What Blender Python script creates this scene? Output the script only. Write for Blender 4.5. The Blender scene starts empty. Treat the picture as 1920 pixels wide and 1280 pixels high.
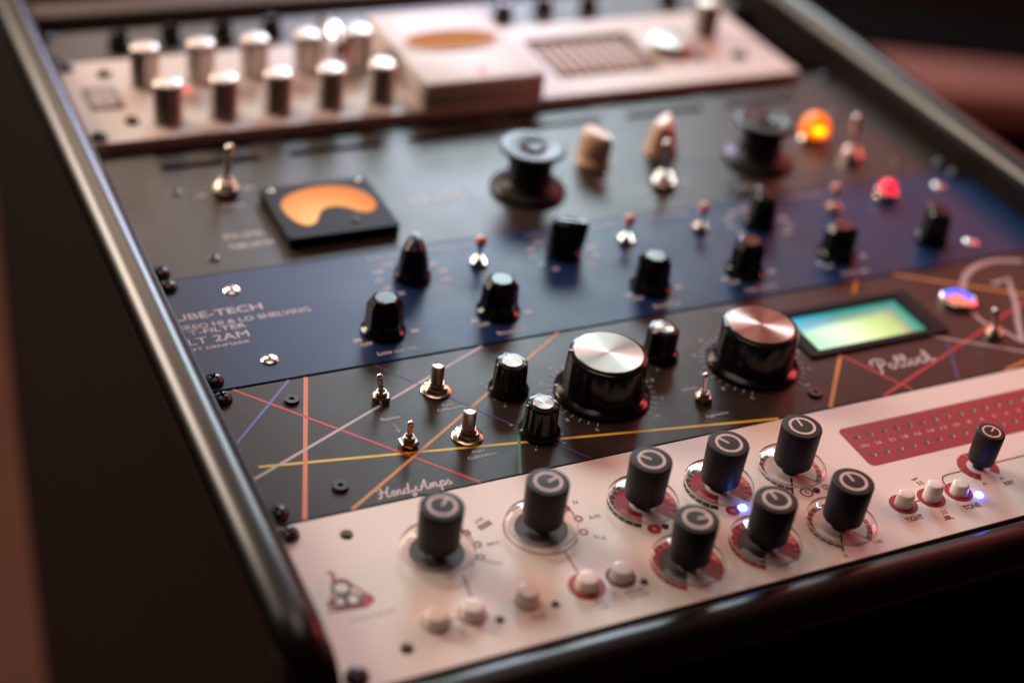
import bpy, bmesh, math, random
from mathutils import Vector, Matrix
random.seed(7)
SC = bpy.context.scene
COL = SC.collection
MM = 0.001
R = math.radians

# ------------------------------------------------------------------ camera
cam = bpy.data.cameras.new("camera")
cam_o = bpy.data.objects.new("camera", cam)
COL.objects.link(cam_o)
right = Vector((0.9007668, -0.4195391, 0.1122773))
down = Vector((-0.1571206, -0.5558098, -0.8163263))
fwd = Vector((0.4048856, 0.7176785, -0.5665733))
m = Matrix.Identity(4)
for i in range(3):
    m[i][0], m[i][1], m[i][2] = right[i], -down[i], -fwd[i]
    m[i][3] = (-149.734, -421.371, 402.2)[i] * MM
cam_o.matrix_world = m
cam.sensor_width = 36.0
cam.lens = 53.83
cam.clip_start = 0.01
cam.clip_end = 50
cam.dof.use_dof = True
cam.dof.focus_distance = 0.648
cam.dof.aperture_fstop = 2.8
cam.dof.aperture_blades = 0
SC.camera = cam_o

# ------------------------------------------------------------------ world and lamps
w = bpy.data.worlds.new("World")
SC.world = w
w.use_nodes = True
bg = w.node_tree.nodes["Background"]
bg.inputs[0].default_value = (0.060, 0.030, 0.024, 1)
bg.inputs[1].default_value = 0.40


def area(name, pos, target, size, size_y, power, col):
    l = bpy.data.lights.new(name, 'AREA')
    l.shape = 'RECTANGLE'
    l.size, l.size_y, l.energy, l.color = size, size_y, power, col
    o = bpy.data.objects.new(name, l)
    COL.objects.link(o)
    p, t = Vector(pos) * MM, Vector(target) * MM
    o.location = p
    o.rotation_euler = (t - p).to_track_quat('-Z', 'Y').to_euler()
    return o


area("window_light", (770, 1260, 700), (230, 150, 0), 0.44, 0.34, 8.5, (0.76, 0.95, 1.0))
area("lilac_light", (700, 1500, 440), (200, 360, 0), 0.36, 0.20, 5.0, (0.74, 0.70, 1.0))
area("room_light", (-620, 1180, 560), (60, 60, 0), 0.50, 0.44, 16.5, (1.0, 0.82, 0.68))
area("warm_fill", (40, 1450, 820), (100, 200, 0), 0.70, 0.36, 5.5, (1.0, 0.72, 0.54))  # added warm fill for the chrome knob tops and the grey panel's left sheen
area("red_light", (1150, 190, 420), (250, 50, 0), 0.22, 0.30, 3.0, (1.0, 0.10, 0.13))
area("rose_light", (1230, 820, 700), (330, 50, 0), 0.70, 0.45, 2.6, (1.0, 0.26, 0.20))
area("overhead_fill", (100, 380, 1700), (200, 0, 0), 0.9, 0.9, 6.3, (1.0, 0.71, 0.60))  # added soft overhead fill for the cream panel, not a known ceiling lamp

SC.view_settings.view_transform = 'Standard'
SC.view_settings.look = 'None'
SC.view_settings.exposure = 0.0
SC.view_settings.gamma = 1.0
SC.cycles.use_denoising = True
SC.cycles.caustics_reflective = False
SC.cycles.caustics_refractive = False
SC.cycles.max_bounces = 8
SC.cycles.transparent_max_bounces = 12
SC.cycles.sample_clamp_indirect = 4.0


# ------------------------------------------------------------------ materials
def mat(name, col, rough=0.5, metal=0.0, spec=0.5, grain=0.0, grain_scale=900, bump=0.0, bump_scale=1500,
        smudge=0.0, coat=0.0, aniso=0.0, dust=0.0, emit=None, emit_strength=0.0):
    ma = bpy.data.materials.new(name)
    ma.use_nodes = True
    nt = ma.node_tree
    b = nt.nodes["Principled BSDF"]
    b.inputs["Base Color"].default_value = (*col, 1)
    b.inputs["Roughness"].default_value = rough
    b.inputs["Metallic"].default_value = metal
    b.inputs["Specular IOR Level"].default_value = spec
    b.inputs["Coat Weight"].default_value = coat
    b.inputs["Coat Roughness"].default_value = 0.08
    tc = nt.nodes.new("ShaderNodeTexCoord")

    def noise(scale, detail=3):
        n = nt.nodes.new("ShaderNodeTexNoise")
        n.inputs["Scale"].default_value = scale
        n.inputs["Detail"].default_value = detail
        nt.links.new(tc.outputs["Object"], n.inputs["Vector"])
        return n
    colsock = None
    if grain or dust:
        n = noise(grain_scale)
        mx = nt.nodes.new("ShaderNodeMix")
        mx.data_type = 'RGBA'
        k = max(grain, 0.001)
        mx.inputs[6].default_value = (*[c * (1 - k) for c in col], 1)
        mx.inputs[7].default_value = (*[min(1, c * (1 + k)) for c in col], 1)
        nt.links.new(n.outputs["Fac"], mx.inputs[0])
        colsock = mx.outputs[2]
        if dust:
            v = nt.nodes.new("ShaderNodeTexVoronoi")
            v.inputs["Scale"].default_value = 210
            nt.links.new(tc.outputs["Object"], v.inputs["Vector"])
            lt = nt.nodes.new("ShaderNodeMath")
            lt.operation = 'LESS_THAN'
            lt.inputs[1].default_value = dust
            nt.links.new(v.outputs["Distance"], lt.inputs[0])
            mul = nt.nodes.new("ShaderNodeMath")
            mul.operation = 'MULTIPLY'
            mul.inputs[1].default_value = 0.35
            nt.links.new(lt.outputs[0], mul.inputs[0])
            m2 = nt.nodes.new("ShaderNodeMix")
            m2.data_type = 'RGBA'
            nt.links.new(mul.outputs[0], m2.inputs[0])
            nt.links.new(colsock, m2.inputs[6])
            m2.inputs[7].default_value = (0.45, 0.42, 0.40, 1)
            colsock = m2.outputs[2]
        nt.links.new(colsock, b.inputs["Base Color"])
    if smudge:
        n = noise(38, 4)
        mr = nt.nodes.new("ShaderNodeMapRange")
        mr.inputs["To Min"].default_value = rough - smudge
        mr.inputs["To Max"].default_value = rough + smudge
        nt.links.new(n.outputs["Fac"], mr.inputs["Value"])
        nt.links.new(mr.outputs[0], b.inputs["Roughness"])
    if bump:
        n = noise(bump_scale, 2)
        bp = nt.nodes.new("ShaderNodeBump")
        bp.inputs["Strength"].default_value = bump
        bp.inputs["Distance"].default_value = 0.0002
        nt.links.new(n.outputs["Fac"], bp.inputs["Height"])
        nt.links.new(bp.outputs[0], b.inputs["Normal"])
    if aniso:
        b.inputs["Anisotropic"].default_value = aniso
        b.inputs["Anisotropic Rotation"].default_value = 0.25
        tg = nt.nodes.new("ShaderNodeTangent")
        tg.direction_type = 'RADIAL'
        tg.axis = 'Z'
        nt.links.new(tg.outputs[0], b.inputs["Tangent"])
    if emit:
        b.inputs["Emission Color"].default_value = (*emit, 1)
        b.inputs["Emission Strength"].default_value = emit_strength
    return ma


def clear_mat(name, tint, gloss_rough=0.04, ior=1.49):
    ma = bpy.data.materials.new(name)
    ma.use_nodes = True
    nt = ma.node_tree
    nt.nodes.remove(nt.nodes["Principled BSDF"])
    out = nt.nodes["Material Output"]
    tr = nt.nodes.new("ShaderNodeBsdfTransparent")
    tr.inputs[0].default_value = (*tint, 1)
    gl = nt.nodes.new("ShaderNodeBsdfGlossy")
    gl.inputs["Roughness"].default_value = gloss_rough
    fr = nt.nodes.new("ShaderNodeFresnel")
    fr.inputs["IOR"].default_value = ior
    mx = nt.nodes.new("ShaderNodeMixShader")
    ge = nt.nodes.new("ShaderNodeNewGeometry")
    inv = nt.nodes.new("ShaderNodeMath")
    inv.operation = 'SUBTRACT'
    inv.inputs[0].default_value = 1.0
    nt.links.new(ge.outputs["Backfacing"], inv.inputs[1])
    mul = nt.nodes.new("ShaderNodeMath")
    mul.operation = 'MULTIPLY'
    nt.links.new(fr.outputs[0], mul.inputs[0])
    nt.links.new(inv.outputs[0], mul.inputs[1])
    nt.links.new(mul.outputs[0], mx.inputs[0])
    nt.links.new(tr.outputs[0], mx.inputs[1])
    nt.links.new(gl.outputs[0], mx.inputs[2])
    nt.links.new(mx.outputs[0], out.inputs[0])
    return ma


M = dict(
    pink=mat("cream_panel_paint", (0.87, 0.785, 0.725), 0.42, spec=0.45, grain=0.03, bump=0.05, smudge=0.05),
    black_panel=mat("black_brown_panel_paint", (0.034, 0.023, 0.020), 0.34, spec=0.26, grain=0.15, bump=0.25, bump_scale=2600, smudge=0.08, dust=0.05),
    blue=mat("dark_blue_panel_paint", (0.008, 0.032, 0.110), 0.38, spec=0.24, grain=0.1, bump=0.2, bump_scale=2400, smudge=0.08, dust=0.045),
    grey=mat("dark_grey_panel_paint", (0.038, 0.031, 0.027), 0.36, spec=0.31, grain=0.12, bump=0.3, bump_scale=1800, smudge=0.06),
    silver=mat("pale_brushed_panel", (0.65, 0.56, 0.51), 0.42, metal=0.0, spec=0.35, grain=0.04, smudge=0.05),
    greypanel=mat("grey_green_panel", (0.085, 0.082, 0.076), 0.4, spec=0.3),
    rack=mat("black_edge_trim", (0.050, 0.049, 0.048), 0.32, metal=1.0, smudge=0.02),
    rackside=mat("dark_brown_side_laminate", (0.0075, 0.0040, 0.0028), 0.6, spec=0.2, grain=0.3, grain_scale=60),
    barpaint=mat("brown_black_bar_paint", (0.075, 0.052, 0.043), 0.55, spec=0.2),
    dark=mat("black_interior", (0.006, 0.005, 0.005), 0.7),
    knob=mat("soft_black_knob", (0.022, 0.019, 0.019), 0.44, spec=0.22, bump=0.15, bump_scale=3000, smudge=0.05),
    gloss=mat("gloss_black_bakelite", (0.006, 0.006, 0.007), 0.16, spec=0.30, smudge=0.05),
    chrome=mat("chrome", (0.82, 0.78, 0.74), 0.12, metal=1.0),
    knurl=mat("knurled_steel", (0.50, 0.42, 0.38), 0.34, metal=1.0),
    bakelite=mat("satin_black_bakelite", (0.008, 0.008, 0.009), 0.34, spec=0.35),
    bezel=mat("matt_black_bezel", (0.006, 0.006, 0.006), 0.55, spec=0.15),
    nickel=mat("worn_nickel", (0.62, 0.53, 0.45), 0.22, metal=1.0, smudge=0.06, grain=0.1),
    steel=mat("dull_steel", (0.40, 0.36, 0.33), 0.34, metal=1.0, grain=0.1),
    spun=mat("spun_aluminium", (0.36, 0.305, 0.275), 0.34, metal=1.0, aniso=0.94, grain=0.02),
    screw=mat("bright_screw", (0.85, 0.80, 0.76), 0.2, metal=1.0),
    blackscrew=mat("black_screw", (0.02, 0.018, 0.018), 0.30, spec=0.6, bump=0.1),
    print_white=mat("white_print", (0.62, 0.55, 0.54), 0.6),
    print_cream=mat("cream_print", (0.70, 0.56, 0.50), 0.5),
    print_black=mat("black_print", (0.030, 0.024, 0.024), 0.5),
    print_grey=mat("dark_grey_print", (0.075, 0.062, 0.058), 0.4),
    print_brown=mat("brown_print", (0.20, 0.085, 0.075), 0.5),
    print_red=mat("red_print", (0.40, 0.028, 0.042), 0.45),
    print_darkred=mat("dark_red_print", (0.33, 0.030, 0.045), 0.42),
    yellow=mat("yellow_print", (0.80, 0.52, 0.02), 0.5),
    orange=mat("orange_print", (0.72, 0.20, 0.05), 0.5),
    ochre=mat("ochre_print", (0.60, 0.24, 0.03), 0.5),
    redline=mat("scarlet_print", (0.55, 0.03, 0.035), 0.5),
    whiteline=mat("pale_print", (0.50, 0.42, 0.42), 0.5),
    blueline=mat("blue_print", (0.10, 0.13, 0.42), 0.5),
    violetline=mat("violet_print", (0.07, 0.05, 0.20), 0.5),
    greenline=mat("green_print", (0.08, 0.22, 0.11), 0.5),
    button=mat("cream_plastic", (0.93, 0.85, 0.77), 0.26, spec=0.5, coat=0.2),
    clear=clear_mat("clear_acrylic", (0.97, 0.95, 0.94)),
    antiglare=clear_mat("antiglare_glass", (0.98, 0.98, 0.98), 0.25, 1.16),
    rim=mat("rim_highlight", (0.75, 0.66, 0.62), 0.15, spec=0.6),  # pale ring: the bright refracted edge of the disc put into colour
    handle=mat("polished_handle", (0.95, 0.93, 0.92), 0.27, metal=1.0),
    satin=mat("satin_aluminium", (0.60, 0.53, 0.49), 0.40, metal=1.0),
    cream=mat("cream_bakelite", (0.80, 0.52, 0.33), 0.30, spec=0.5, coat=0.3),
    brownscrew=mat("brown_screw", (0.12, 0.06, 0.04), 0.3, metal=0.6),
    pinkglint=mat("pink_glint_paint", (0.86, 0.40, 0.38), 0.3, coat=0.3),  # pink stands in for coloured light reflected by the lever tips
    led_blue=mat("lit_blue_led", (0.3, 0.6, 1.0), 0.3, emit=(0.10, 0.42, 1.0), emit_strength=14),
    led_core=mat("lit_led_core", (0.6, 0.9, 1.0), 0.3, emit=(1.6, 4.8, 34.0), emit_strength=1),
    led_off=mat("unlit_led", (0.05, 0.045, 0.03), 0.25),
    led_red=mat("lit_red_jewel", (0.6, 0.01, 0.03), 0.15, emit=(1.0, 0.014, 0.042), emit_strength=1.6, coat=0.6),
    led_reddot=mat("lit_red_dot", (0.8, 0.1, 0.1), 0.3, emit=(1.0, 0.16, 0.16), emit_strength=1.2),
    amber=mat("lit_amber_jewel", (0.7, 0.18, 0.01), 0.15, emit=(1.0, 0.16, 0.0), emit_strength=1.25, coat=0.15),
    amber_core=mat("amber_bulb", (0.9, 0.5, 0.05), 0.3, emit=(1.0, 0.55, 0.0), emit_strength=3.0),
    hole=mat("meter_hole", (0.045, 0.05, 0.05), 0.35),
    silverlens=mat("hole_reflector", (0.55, 0.50, 0.47), 0.25, metal=0.8),
    floor=mat("brown_wood_floor", (0.075, 0.028, 0.017), 0.85, spec=0.08, grain=0.25, grain_scale=6),
    wood=mat("reddish_wood", (0.24, 0.105, 0.085), 0.7, spec=0.1, grain=0.2, grain_scale=9),
    bakblack=mat("black_matt", (0.006, 0.005, 0.005), 0.9, spec=0.05),
)


def amber_dial_mat():
    ma = bpy.data.materials.new("backlit_amber_dial")
    ma.use_nodes = True
    nt = ma.node_tree
    b = nt.nodes["Principled BSDF"]
    tc = nt.nodes.new("ShaderNodeTexCoord")
    n = nt.nodes.new("ShaderNodeTexGradient")
    n.gradient_type = 'SPHERICAL'
    mp = nt.nodes.new("ShaderNodeMapping")
    mp.inputs["Scale"].default_value = (30, 30, 30)
    mp.inputs["Location"].default_value = (0.25, 0.45, 0)
    nt.links.new(tc.outputs["Object"], mp.inputs[0])
    nt.links.new(mp.outputs[0], n.inputs[0])
    cr = nt.nodes.new("ShaderNodeValToRGB")
    cr.color_ramp.elements[0].color = (0.62, 0.15, 0.012, 1)
    cr.color_ramp.elements[1].color = (1.0, 0.58, 0.22, 1)
    nt.links.new(n.outputs["Fac"], cr.inputs[0])
    nt.links.new(cr.outputs[0], b.inputs["Emission Color"])
    b.inputs["Emission Strength"].default_value = 1.0
    b.inputs["Specular IOR Level"].default_value = 0.1
    b.inputs["Base Color"].default_value = (0.3, 0.12, 0.03, 1)
    b.inputs["Roughness"].default_value = 0.6
    return ma


def lcd_mat():
    """backlit screen: warm white-green middle, cyan-blue upper edge, teal side strip"""
    ma = bpy.data.materials.new("backlit_screen")
    ma.use_nodes = True
    nt = ma.node_tree
    b = nt.nodes["Principled BSDF"]
    tc = nt.nodes.new("ShaderNodeTexCoord")
    sx = nt.nodes.new("ShaderNodeSeparateXYZ")
    nt.links.new(tc.outputs["Object"], sx.inputs[0])

    def rng(sock, a, c):
        r = nt.nodes.new("ShaderNodeMapRange")
        r.inputs["From Min"].default_value = a
        r.inputs["From Max"].default_value = c
        nt.links.new(sock, r.inputs["Value"])
        return r.outputs[0]
    cx = nt.nodes.new("ShaderNodeValToRGB")
    e = cx.color_ramp.elements
    e[0].position, e[0].color = 0.0, (0.30, 0.95, 0.55, 1)
    e[1].position, e[1].color = 0.42, (0.72, 1.0, 0.60, 1)
    for p, c in ((0.22, (0.62, 1.0, 0.72, 1)), (0.62, (0.55, 0.82, 0.30, 1)), (0.80, (0.36, 0.60, 0.20, 1)), (0.885, (0.25, 0.30, 0.12, 1)),
                 (0.905, (0.01, 0.34, 0.24, 1)), (1.0, (0.01, 0.30, 0.22, 1))):
        k = e.new(p)
        k.color = c
    n = nt.nodes.new("ShaderNodeTexNoise")
    n.inputs["Scale"].default_value = 60
    nt.links.new(tc.outputs["Object"], n.inputs["Vector"])
    nt.links.new(rng(sx.outputs[0], -0.033, 0.033), cx.inputs[0])
    # top strip, slanting
    ad = nt.nodes.new("ShaderNodeMath")
    ad.operation = 'MULTIPLY_ADD'
    ad.inputs[1].default_value = -0.06
    nt.links.new(sx.outputs[0], ad.inputs[0])
    nt.links.new(sx.outputs[1], ad.inputs[2])
    cy = nt.nodes.new("ShaderNodeValToRGB")
    cy.color_ramp.elements[0].position = 0.60
    cy.color_ramp.elements[0].color = (0, 0, 0, 1)
    cy.color_ramp.elements[1].position = 0.78
    cy.color_ramp.elements[1].color = (1, 1, 1, 1)
    nt.links.new(rng(ad.outputs[0], -0.0155, 0.0155), cy.inputs[0])
    top = nt.nodes.new("ShaderNodeValToRGB")
    te = top.color_ramp.elements
    te[0].position, te[0].color = 0.0, (0.02, 0.42, 0.66, 1)
    te[1].position, te[1].color = 0.5, (0.01, 0.30, 0.25, 1)
    nt.links.new(rng(sx.outputs[0], -0.033, 0.033), top.inputs[0])
    mx = nt.nodes.new("ShaderNodeMix")
    mx.data_type = 'RGBA'
    nt.links.new(cy.outputs[0], mx.inputs[0])
    nt.links.new(cx.outputs[0], mx.inputs[6])
    nt.links.new(top.outputs[0], mx.inputs[7])
    mu = nt.nodes.new("ShaderNodeMix")
    mu.data_type = 'RGBA'
    mu.blend_type = 'MULTIPLY'
    mu.inputs[0].default_value = 0.45
    nt.links.new(mx.outputs[2], mu.inputs[6])
    nt.links.new(n.outputs["Fac"], mu.inputs[7])
    nt.links.new(mu.outputs[2], b.inputs["Emission Color"])
    b.inputs["Emission Strength"].default_value = 1.5
    b.inputs["Base Color"].default_value = (0.05, 0.08, 0.07, 1)
    b.inputs["Roughness"].default_value = 0.2
    return ma


M['dial_amber'] = amber_dial_mat()
M['lcd'] = lcd_mat()


# ------------------------------------------------------------------ mesh helpers (mm in, metres out)
def finish(me, material, smooth):
    me.materials.append(material)
    if smooth is not None:
        me.polygons.foreach_set("use_smooth", [True] * len(me.polygons))
        if smooth < 180:
            try:
                me.set_sharp_from_angle(angle=R(smooth))
            except Exception:
                pass
    return me


def bm_mesh(name, bm, material, smooth=35):
    bmesh.ops.scale(bm, vec=(MM, MM, MM), verts=bm.verts)
    bmesh.ops.recalc_face_normals(bm, faces=bm.faces)
    me = bpy.data.meshes.new(name)
    bm.to_mesh(me)
    bm.free()
    return finish(me, material, smooth)


def obj(name, me, parent=None, loc=(0, 0, 0), rot=0.0, label=None):
    o = bpy.data.objects.new(name, me)
    COL.objects.link(o)
    o.location = Vector(loc) * MM
    o.rotation_euler = (0, 0, rot)
    if parent:
        o.parent = parent
    if label:
        o['label'] = label
    return o


def empty(name, loc, label, cat, group=None):
    o = bpy.data.objects.new(name, None)
    COL.objects.link(o)
    o.location = Vector(loc) * MM
    o.empty_display_size = 0.02
    o['label'], o['category'] = label, cat
    if group:
        o['group'] = group
    return o


def lathe_bm(profile, n=48, bm=None, center=(0, 0), mod=None):
    bm = bm or bmesh.new()
    rings = []
    for r, z in profile:
        if r < 1e-6:
            rings.append([bm.verts.new((center[0], center[1], z))])
        else:
            ring = []
            for i in range(n):
                a = 2 * math.pi * i / n
                rr = mod(r, z, a) if mod else r
                ring.append(bm.verts.new((center[0] + rr * math.cos(a), center[1] + rr * math.sin(a), z)))
            rings.append(ring)
    for a, b in zip(rings, rings[1:]):
        if len(a) == 1 and len(b) == 1:
            continue
        for i in range(n):
            j = (i + 1) % n
            if len(a) == 1:
                bm.faces.new((a[0], b[i], b[j]))
            elif len(b) == 1:
                bm.faces.new((a[i], a[j], b[0]))
            else:
                bm.faces.new((a[i], a[j], b[j], b[i]))
    return bm


def box_bm(x0, x1, y0, y1, z0, z1, bevel=0.0, bm=None, seg=3):
    nb = bmesh.new()
    bmesh.ops.create_cube(nb, size=1)
    for v in nb.verts:
        v.co = Vector(((x0 + x1) / 2 + v.co.x * (x1 - x0), (y0 + y1) / 2 + v.co.y * (y1 - y0), (z0 + z1) / 2 + v.co.z * (z1 - z0)))
    if bevel:
        bmesh.ops.bevel(nb, geom=nb.edges[:], offset=bevel, segments=seg, profile=0.5, affect='EDGES')
    if bm is None:
        return nb
    tmp = bpy.data.meshes.new("tmp")
    nb.to_mesh(tmp)
    nb.free()
    bm.from_mesh(tmp)
    bpy.data.meshes.remove(tmp)
    return bm


def prism_bm(pts, z0, z1, bm=None, bevel=0):
    bm = bm or bmesh.new()
    lo = [bm.verts.new((x, y, z0)) for x, y in pts]
    hi = [bm.verts.new((x, y, z1)) for x, y in pts]
    bm.faces.new(lo[::-1])
    top = bm.faces.new(hi)
    n = len(pts)
    for i in range(n):
        j = (i + 1) % n
        bm.faces.new((lo[i], lo[j], hi[j], hi[i]))
    if bevel:
        bmesh.ops.bevel(bm, geom=list(top.edges), offset=bevel, segments=2, profile=0.5, affect='EDGES')
    return bm


def plate_mesh(name, outline, holes, thick, material, bevel=0.25, top=0.0):
    """sheet with real through holes: filled 2-D curve, extruded and bevelled; its face lies at z = top (mm)"""
    cu = bpy.data.curves.new("tmp_plate", 'CURVE')
    cu.dimensions = '2D'
    cu.fill_mode = 'BOTH'
    cu.extrude = thick / 2 - bevel
    cu.bevel_depth = bevel
    cu.bevel_resolution = 2
    cu.offset = -bevel
    for loop in [outline] + holes:
        s = cu.splines.new('POLY')
        s.points.add(len(loop) - 1)
        for p, (x, y) in zip(s.points, loop):
            p.co = (x, y, 0, 1)
        s.use_cyclic_u = True
    o = bpy.data.objects.new("tmp_plate", cu)
    COL.objects.link(o)
    dg = bpy.context.evaluated_depsgraph_get()
    me = bpy.data.meshes.new_from_object(o.evaluated_get(dg))
    bpy.data.objects.remove(o)
    bpy.data.curves.remove(cu)
    me.name = name
    for v in me.vertices:
        v.co = Vector((v.co.x, v.co.y, v.co.z + top - thick / 2)) * MM
    me.materials.clear()
    return finish(me, material, 30)


def circ(x, y, r, n=24, a0=0):
    return [(x + r * math.cos(a0 + 2 * math.pi * i / n), y + r * math.sin(a0 + 2 * math.pi * i / n)) for i in range(n)]


def rrect(x0, x1, y0, y1, r, n=6):
    out = []
    for cx, cy, a in ((x1 - r, y1 - r, 0), (x0 + r, y1 - r, 90), (x0 + r, y0 + r, 180), (x1 - r, y0 + r, 270)):
        for i in range(n + 1):
            t = R(a + 90 * i / n)
            out.append((cx + r * math.cos(t), cy + r * math.sin(t)))
    return out


def smooth_path(pts, sub=6):
    if len(pts) < 3:
        return [Vector((*p, 0)) for p in pts]
    P = [Vector((*p, 0)) for p in pts]
    P = [P[0] * 2 - P[1]] + P + [P[-1] * 2 - P[-2]]
    out = []
    for i in range(1, len(P) - 2):
        a, b, c, d = P[i - 1:i + 3]
        for k in range(sub):
            t = k / sub
            out.append(0.5 * ((2 * b) + (c - a) * t + (2 * a - 5 * b + 4 * c - d) * t * t + (3 * b - a - 3 * c + d) * t ** 3))
    out.append(P[-2])
    return out


def ribbon(bm, pts, width, z, smooth=False, closed=False):
    P = smooth_path(pts) if smooth else [Vector((*p, 0)) for p in pts]
    n = len(P)
    L, Q = [], []
    for i in range(n):
        a = P[i - 1] if (i > 0 or closed) else P[i]
        b = P[(i + 1) % n] if (i < n - 1 or closed) else P[i]
        t = (b - a)
        t = t.normalized() if t.length > 1e-9 else Vector((1, 0, 0))
        nn = Vector((-t.y, t.x, 0)) * width / 2
        L.append(bm.verts.new((P[i].x + nn.x, P[i].y + nn.y, z)))
        Q.append(bm.verts.new((P[i].x - nn.x, P[i].y - nn.y, z)))
    for i in range(n if closed else n - 1):
        j = (i + 1) % n
        bm.faces.new((L[i], Q[i], Q[j], L[j]))
    return bm


def sector(bm, cx, cy, r0, r1, a0, a1, z, n=None):
    n = n or max(3, int(abs(a1 - a0) / 6))
    prev = None
    for i in range(n + 1):
        a = R(a0 + (a1 - a0) * i / n)
        p = bm.verts.new((cx + r1 * math.cos(a), cy + r1 * math.sin(a), z))
        q = bm.verts.new((cx + r0 * math.cos(a), cy + r0 * math.sin(a), z))
        if prev:
            bm.faces.new((prev[0], p, q, prev[1]))
        prev = (p, q)
    return bm


_tx = {}


def text_mesh(s, w, h, material, bold=0.0, shear=0.0):
    key = (s, round(w, 2), round(h, 2), material.name, bold, shear)
    if key in _tx:
        return _tx[key]
    cu = bpy.data.curves.new("tmp_text", 'FONT')
    cu.body = s
    cu.size = 1.0
    cu.resolution_u = 3
    cu.offset = bold
    cu.shear = shear
    o = bpy.data.objects.new("tmp_text", cu)
    COL.objects.link(o)
    dg = bpy.context.evaluated_depsgraph_get()
    me = bpy.data.meshes.new_from_object(o.evaluated_get(dg))
    bpy.data.objects.remove(o)
    bpy.data.curves.remove(cu)
    xs = [v.co.x for v in me.vertices]
    ys = [v.co.y for v in me.vertices]
    sx = w * MM / (max(xs) - min(xs))
    sy = h * MM / (max(ys) - min(ys))
    x0, y0 = (max(xs) + min(xs)) / 2, (max(ys) + min(ys)) / 2
    for v in me.vertices:
        v.co = ((v.co.x - x0) * sx, (v.co.y - y0) * sy, 0)
    me.name = "lettering"
    me.materials.clear()
    finish(me, material, None)
    _tx[key] = me
    return me


ZP = 0.06       # print sits this far proud of the paint (mm)


def letter(panel, s, x, y, w, h, material, bold=0.0, rot=0.0, z=ZP, shear=0.0):
    return obj("lettering", text_mesh(s, w, h, material, bold, shear), panel, (x, y, z), rot)


def print_mesh(panel, name, bm, material):
    me = bm_mesh(name, bm, material, None)
    for p in me.polygons:
        if p.normal.z < 0:
            p.flip()
    return obj(name, me, panel)


# script lettering drawn as pen strokes on a grid: x-height 1, ascender 2
GL = {
    'H': (1.75, [[(-.2, 1.5), (0, 1.95), (.35, 1.95), (.5, 1.6), (.4, .9), (.25, .25), (0, 0), (-.25, .15)], [(1.65, 2), (1.35, 1.5), (1.1, .6), (1.15, .05), (1.5, .1), (1.75, .35)], [(.05, .95), (.7, 1.1), (1.3, .98)]]),
    'e': (.75, [[(0, .35), (.35, .5), (.55, .8), (.4, 1), (.15, .75), (.12, .3), (.35, 0), (.75, .3)]]),
    'n': (1.05, [[(0, .35), (.18, .95), (.14, .4), (.1, 0)], [(.1, .3), (.35, .85), (.6, .95), (.6, .5), (.62, .05), (.85, .05), (1.05, .35)]]),
    'd': (1.1, [[(.72, .8), (.45, 1), (.1, .65), (.1, .15), (.4, .02), (.68, .5), (.98, 2)], [(.98, 2), (.76, .9), (.68, .15), (.88, .02), (1.1, .35)]]),
    'y': (1.0, [[(0, .35), (.1, .95), (.1, .3), (.3, .05), (.62, .5), (.8, 1)], [(.8, 1), (.6, 0), (.35, -.75), (.05, -.85), (.08, -.5), (.6, -.05), (1, .3)]]),
    'A': (1.75, [[(-.1, .25), (.1, .02), (.4, .2), (.85, 1.2), (1.3, 2)], [(1.3, 2), (1.22, 1.1), (1.2, .3), (1.4, .02), (1.75, .35)], [(.35, .75), (.85, .7), (1.35, .85)]]),
    'm': (1.5, [[(0, .35), (.18, .95), (.14, .4), (.1, 0)], [(.1, .3), (.35, .9), (.52, .9), (.5, .4), (.46, 0)], [(.48, .3), (.75, .9), (.98, .9), (.96, .4), (1.02, .05), (1.25, .05), (1.5, .35)]]),
    'p': (1.0, [[(0, .35), (.25, 1), (.15, .2), (0, -.9)], [(.15, .5), (.42, 1), (.7, .85), (.68, .3), (.42, .02), (.2, .12)], [(.5, .03), (.8, .1), (1, .35)]]),
    's': (.8, [[(0, .35), (.35, 1.05), (.4, .7), (.6, .35), (.45, .02), (.15, .08)], [(.45, .02), (.8, .3)]]),
    'P': (1.6, [[(.75, 1.75), (.6, .8), (.45, -.1), (.2, -.5)], [(.1, 1.1), (-.1, 1.5), (.2, 1.95), (.8, 2.05), (1.3, 1.8), (1.35, 1.3), (1, .9), (.65, .9)]]),
    'o': (.95, [[(.45, 1), (.1, .75), (.08, .25), (.35, .0), (.65, .3), (.62, .8), (.42, 1), (.6, .75), (.95, .8)]]),
    'l': (.72, [[(0, .35), (.45, 1.3), (.5, 1.9), (.32, 2), (.15, 1.3), (.12, .3), (.3, .02), (.72, .35)]]),
    'c': (.8, [[(.6, .8), (.4, 1), (.1, .7), (.1, .2), (.38, .0), (.8, .35)]]),
    'k': (1.0, [[(0, .35), (.42, 1.3), (.45, 1.95), (.28, 1.9), (.18, 1), (.1, 0)], [(.12, .45), (.45, .95), (.6, .75), (.28, .5)], [(.28, .5), (.55, .05), (.8, .05), (1, .35)]]),
}


def script(panel, word, x0, y0, w, xh, material, pen=0.2):
    total = sum(GL[c][0] for c in word)
    k = w / total
    bm = bmesh.new()
    cx = x0
    n = 0
    for c in word:
        adv, strokes = GL[c]
        for st in strokes:
            ribbon(bm, [(cx + px * k + py * 0.12 * xh, y0 + py * xh) for px, py in st], pen * xh, ZP + 0.002 * n, smooth=True)
            n += 1
        cx += adv * k
    return print_mesh(panel, "lettering", bm, material)


# ------------------------------------------------------------------ shared component meshes
def cached(fn):
    store = {}

    def g(*a):
        if a not in store:
            store[a] = fn(*a)
        return store[a]
    return g


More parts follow.
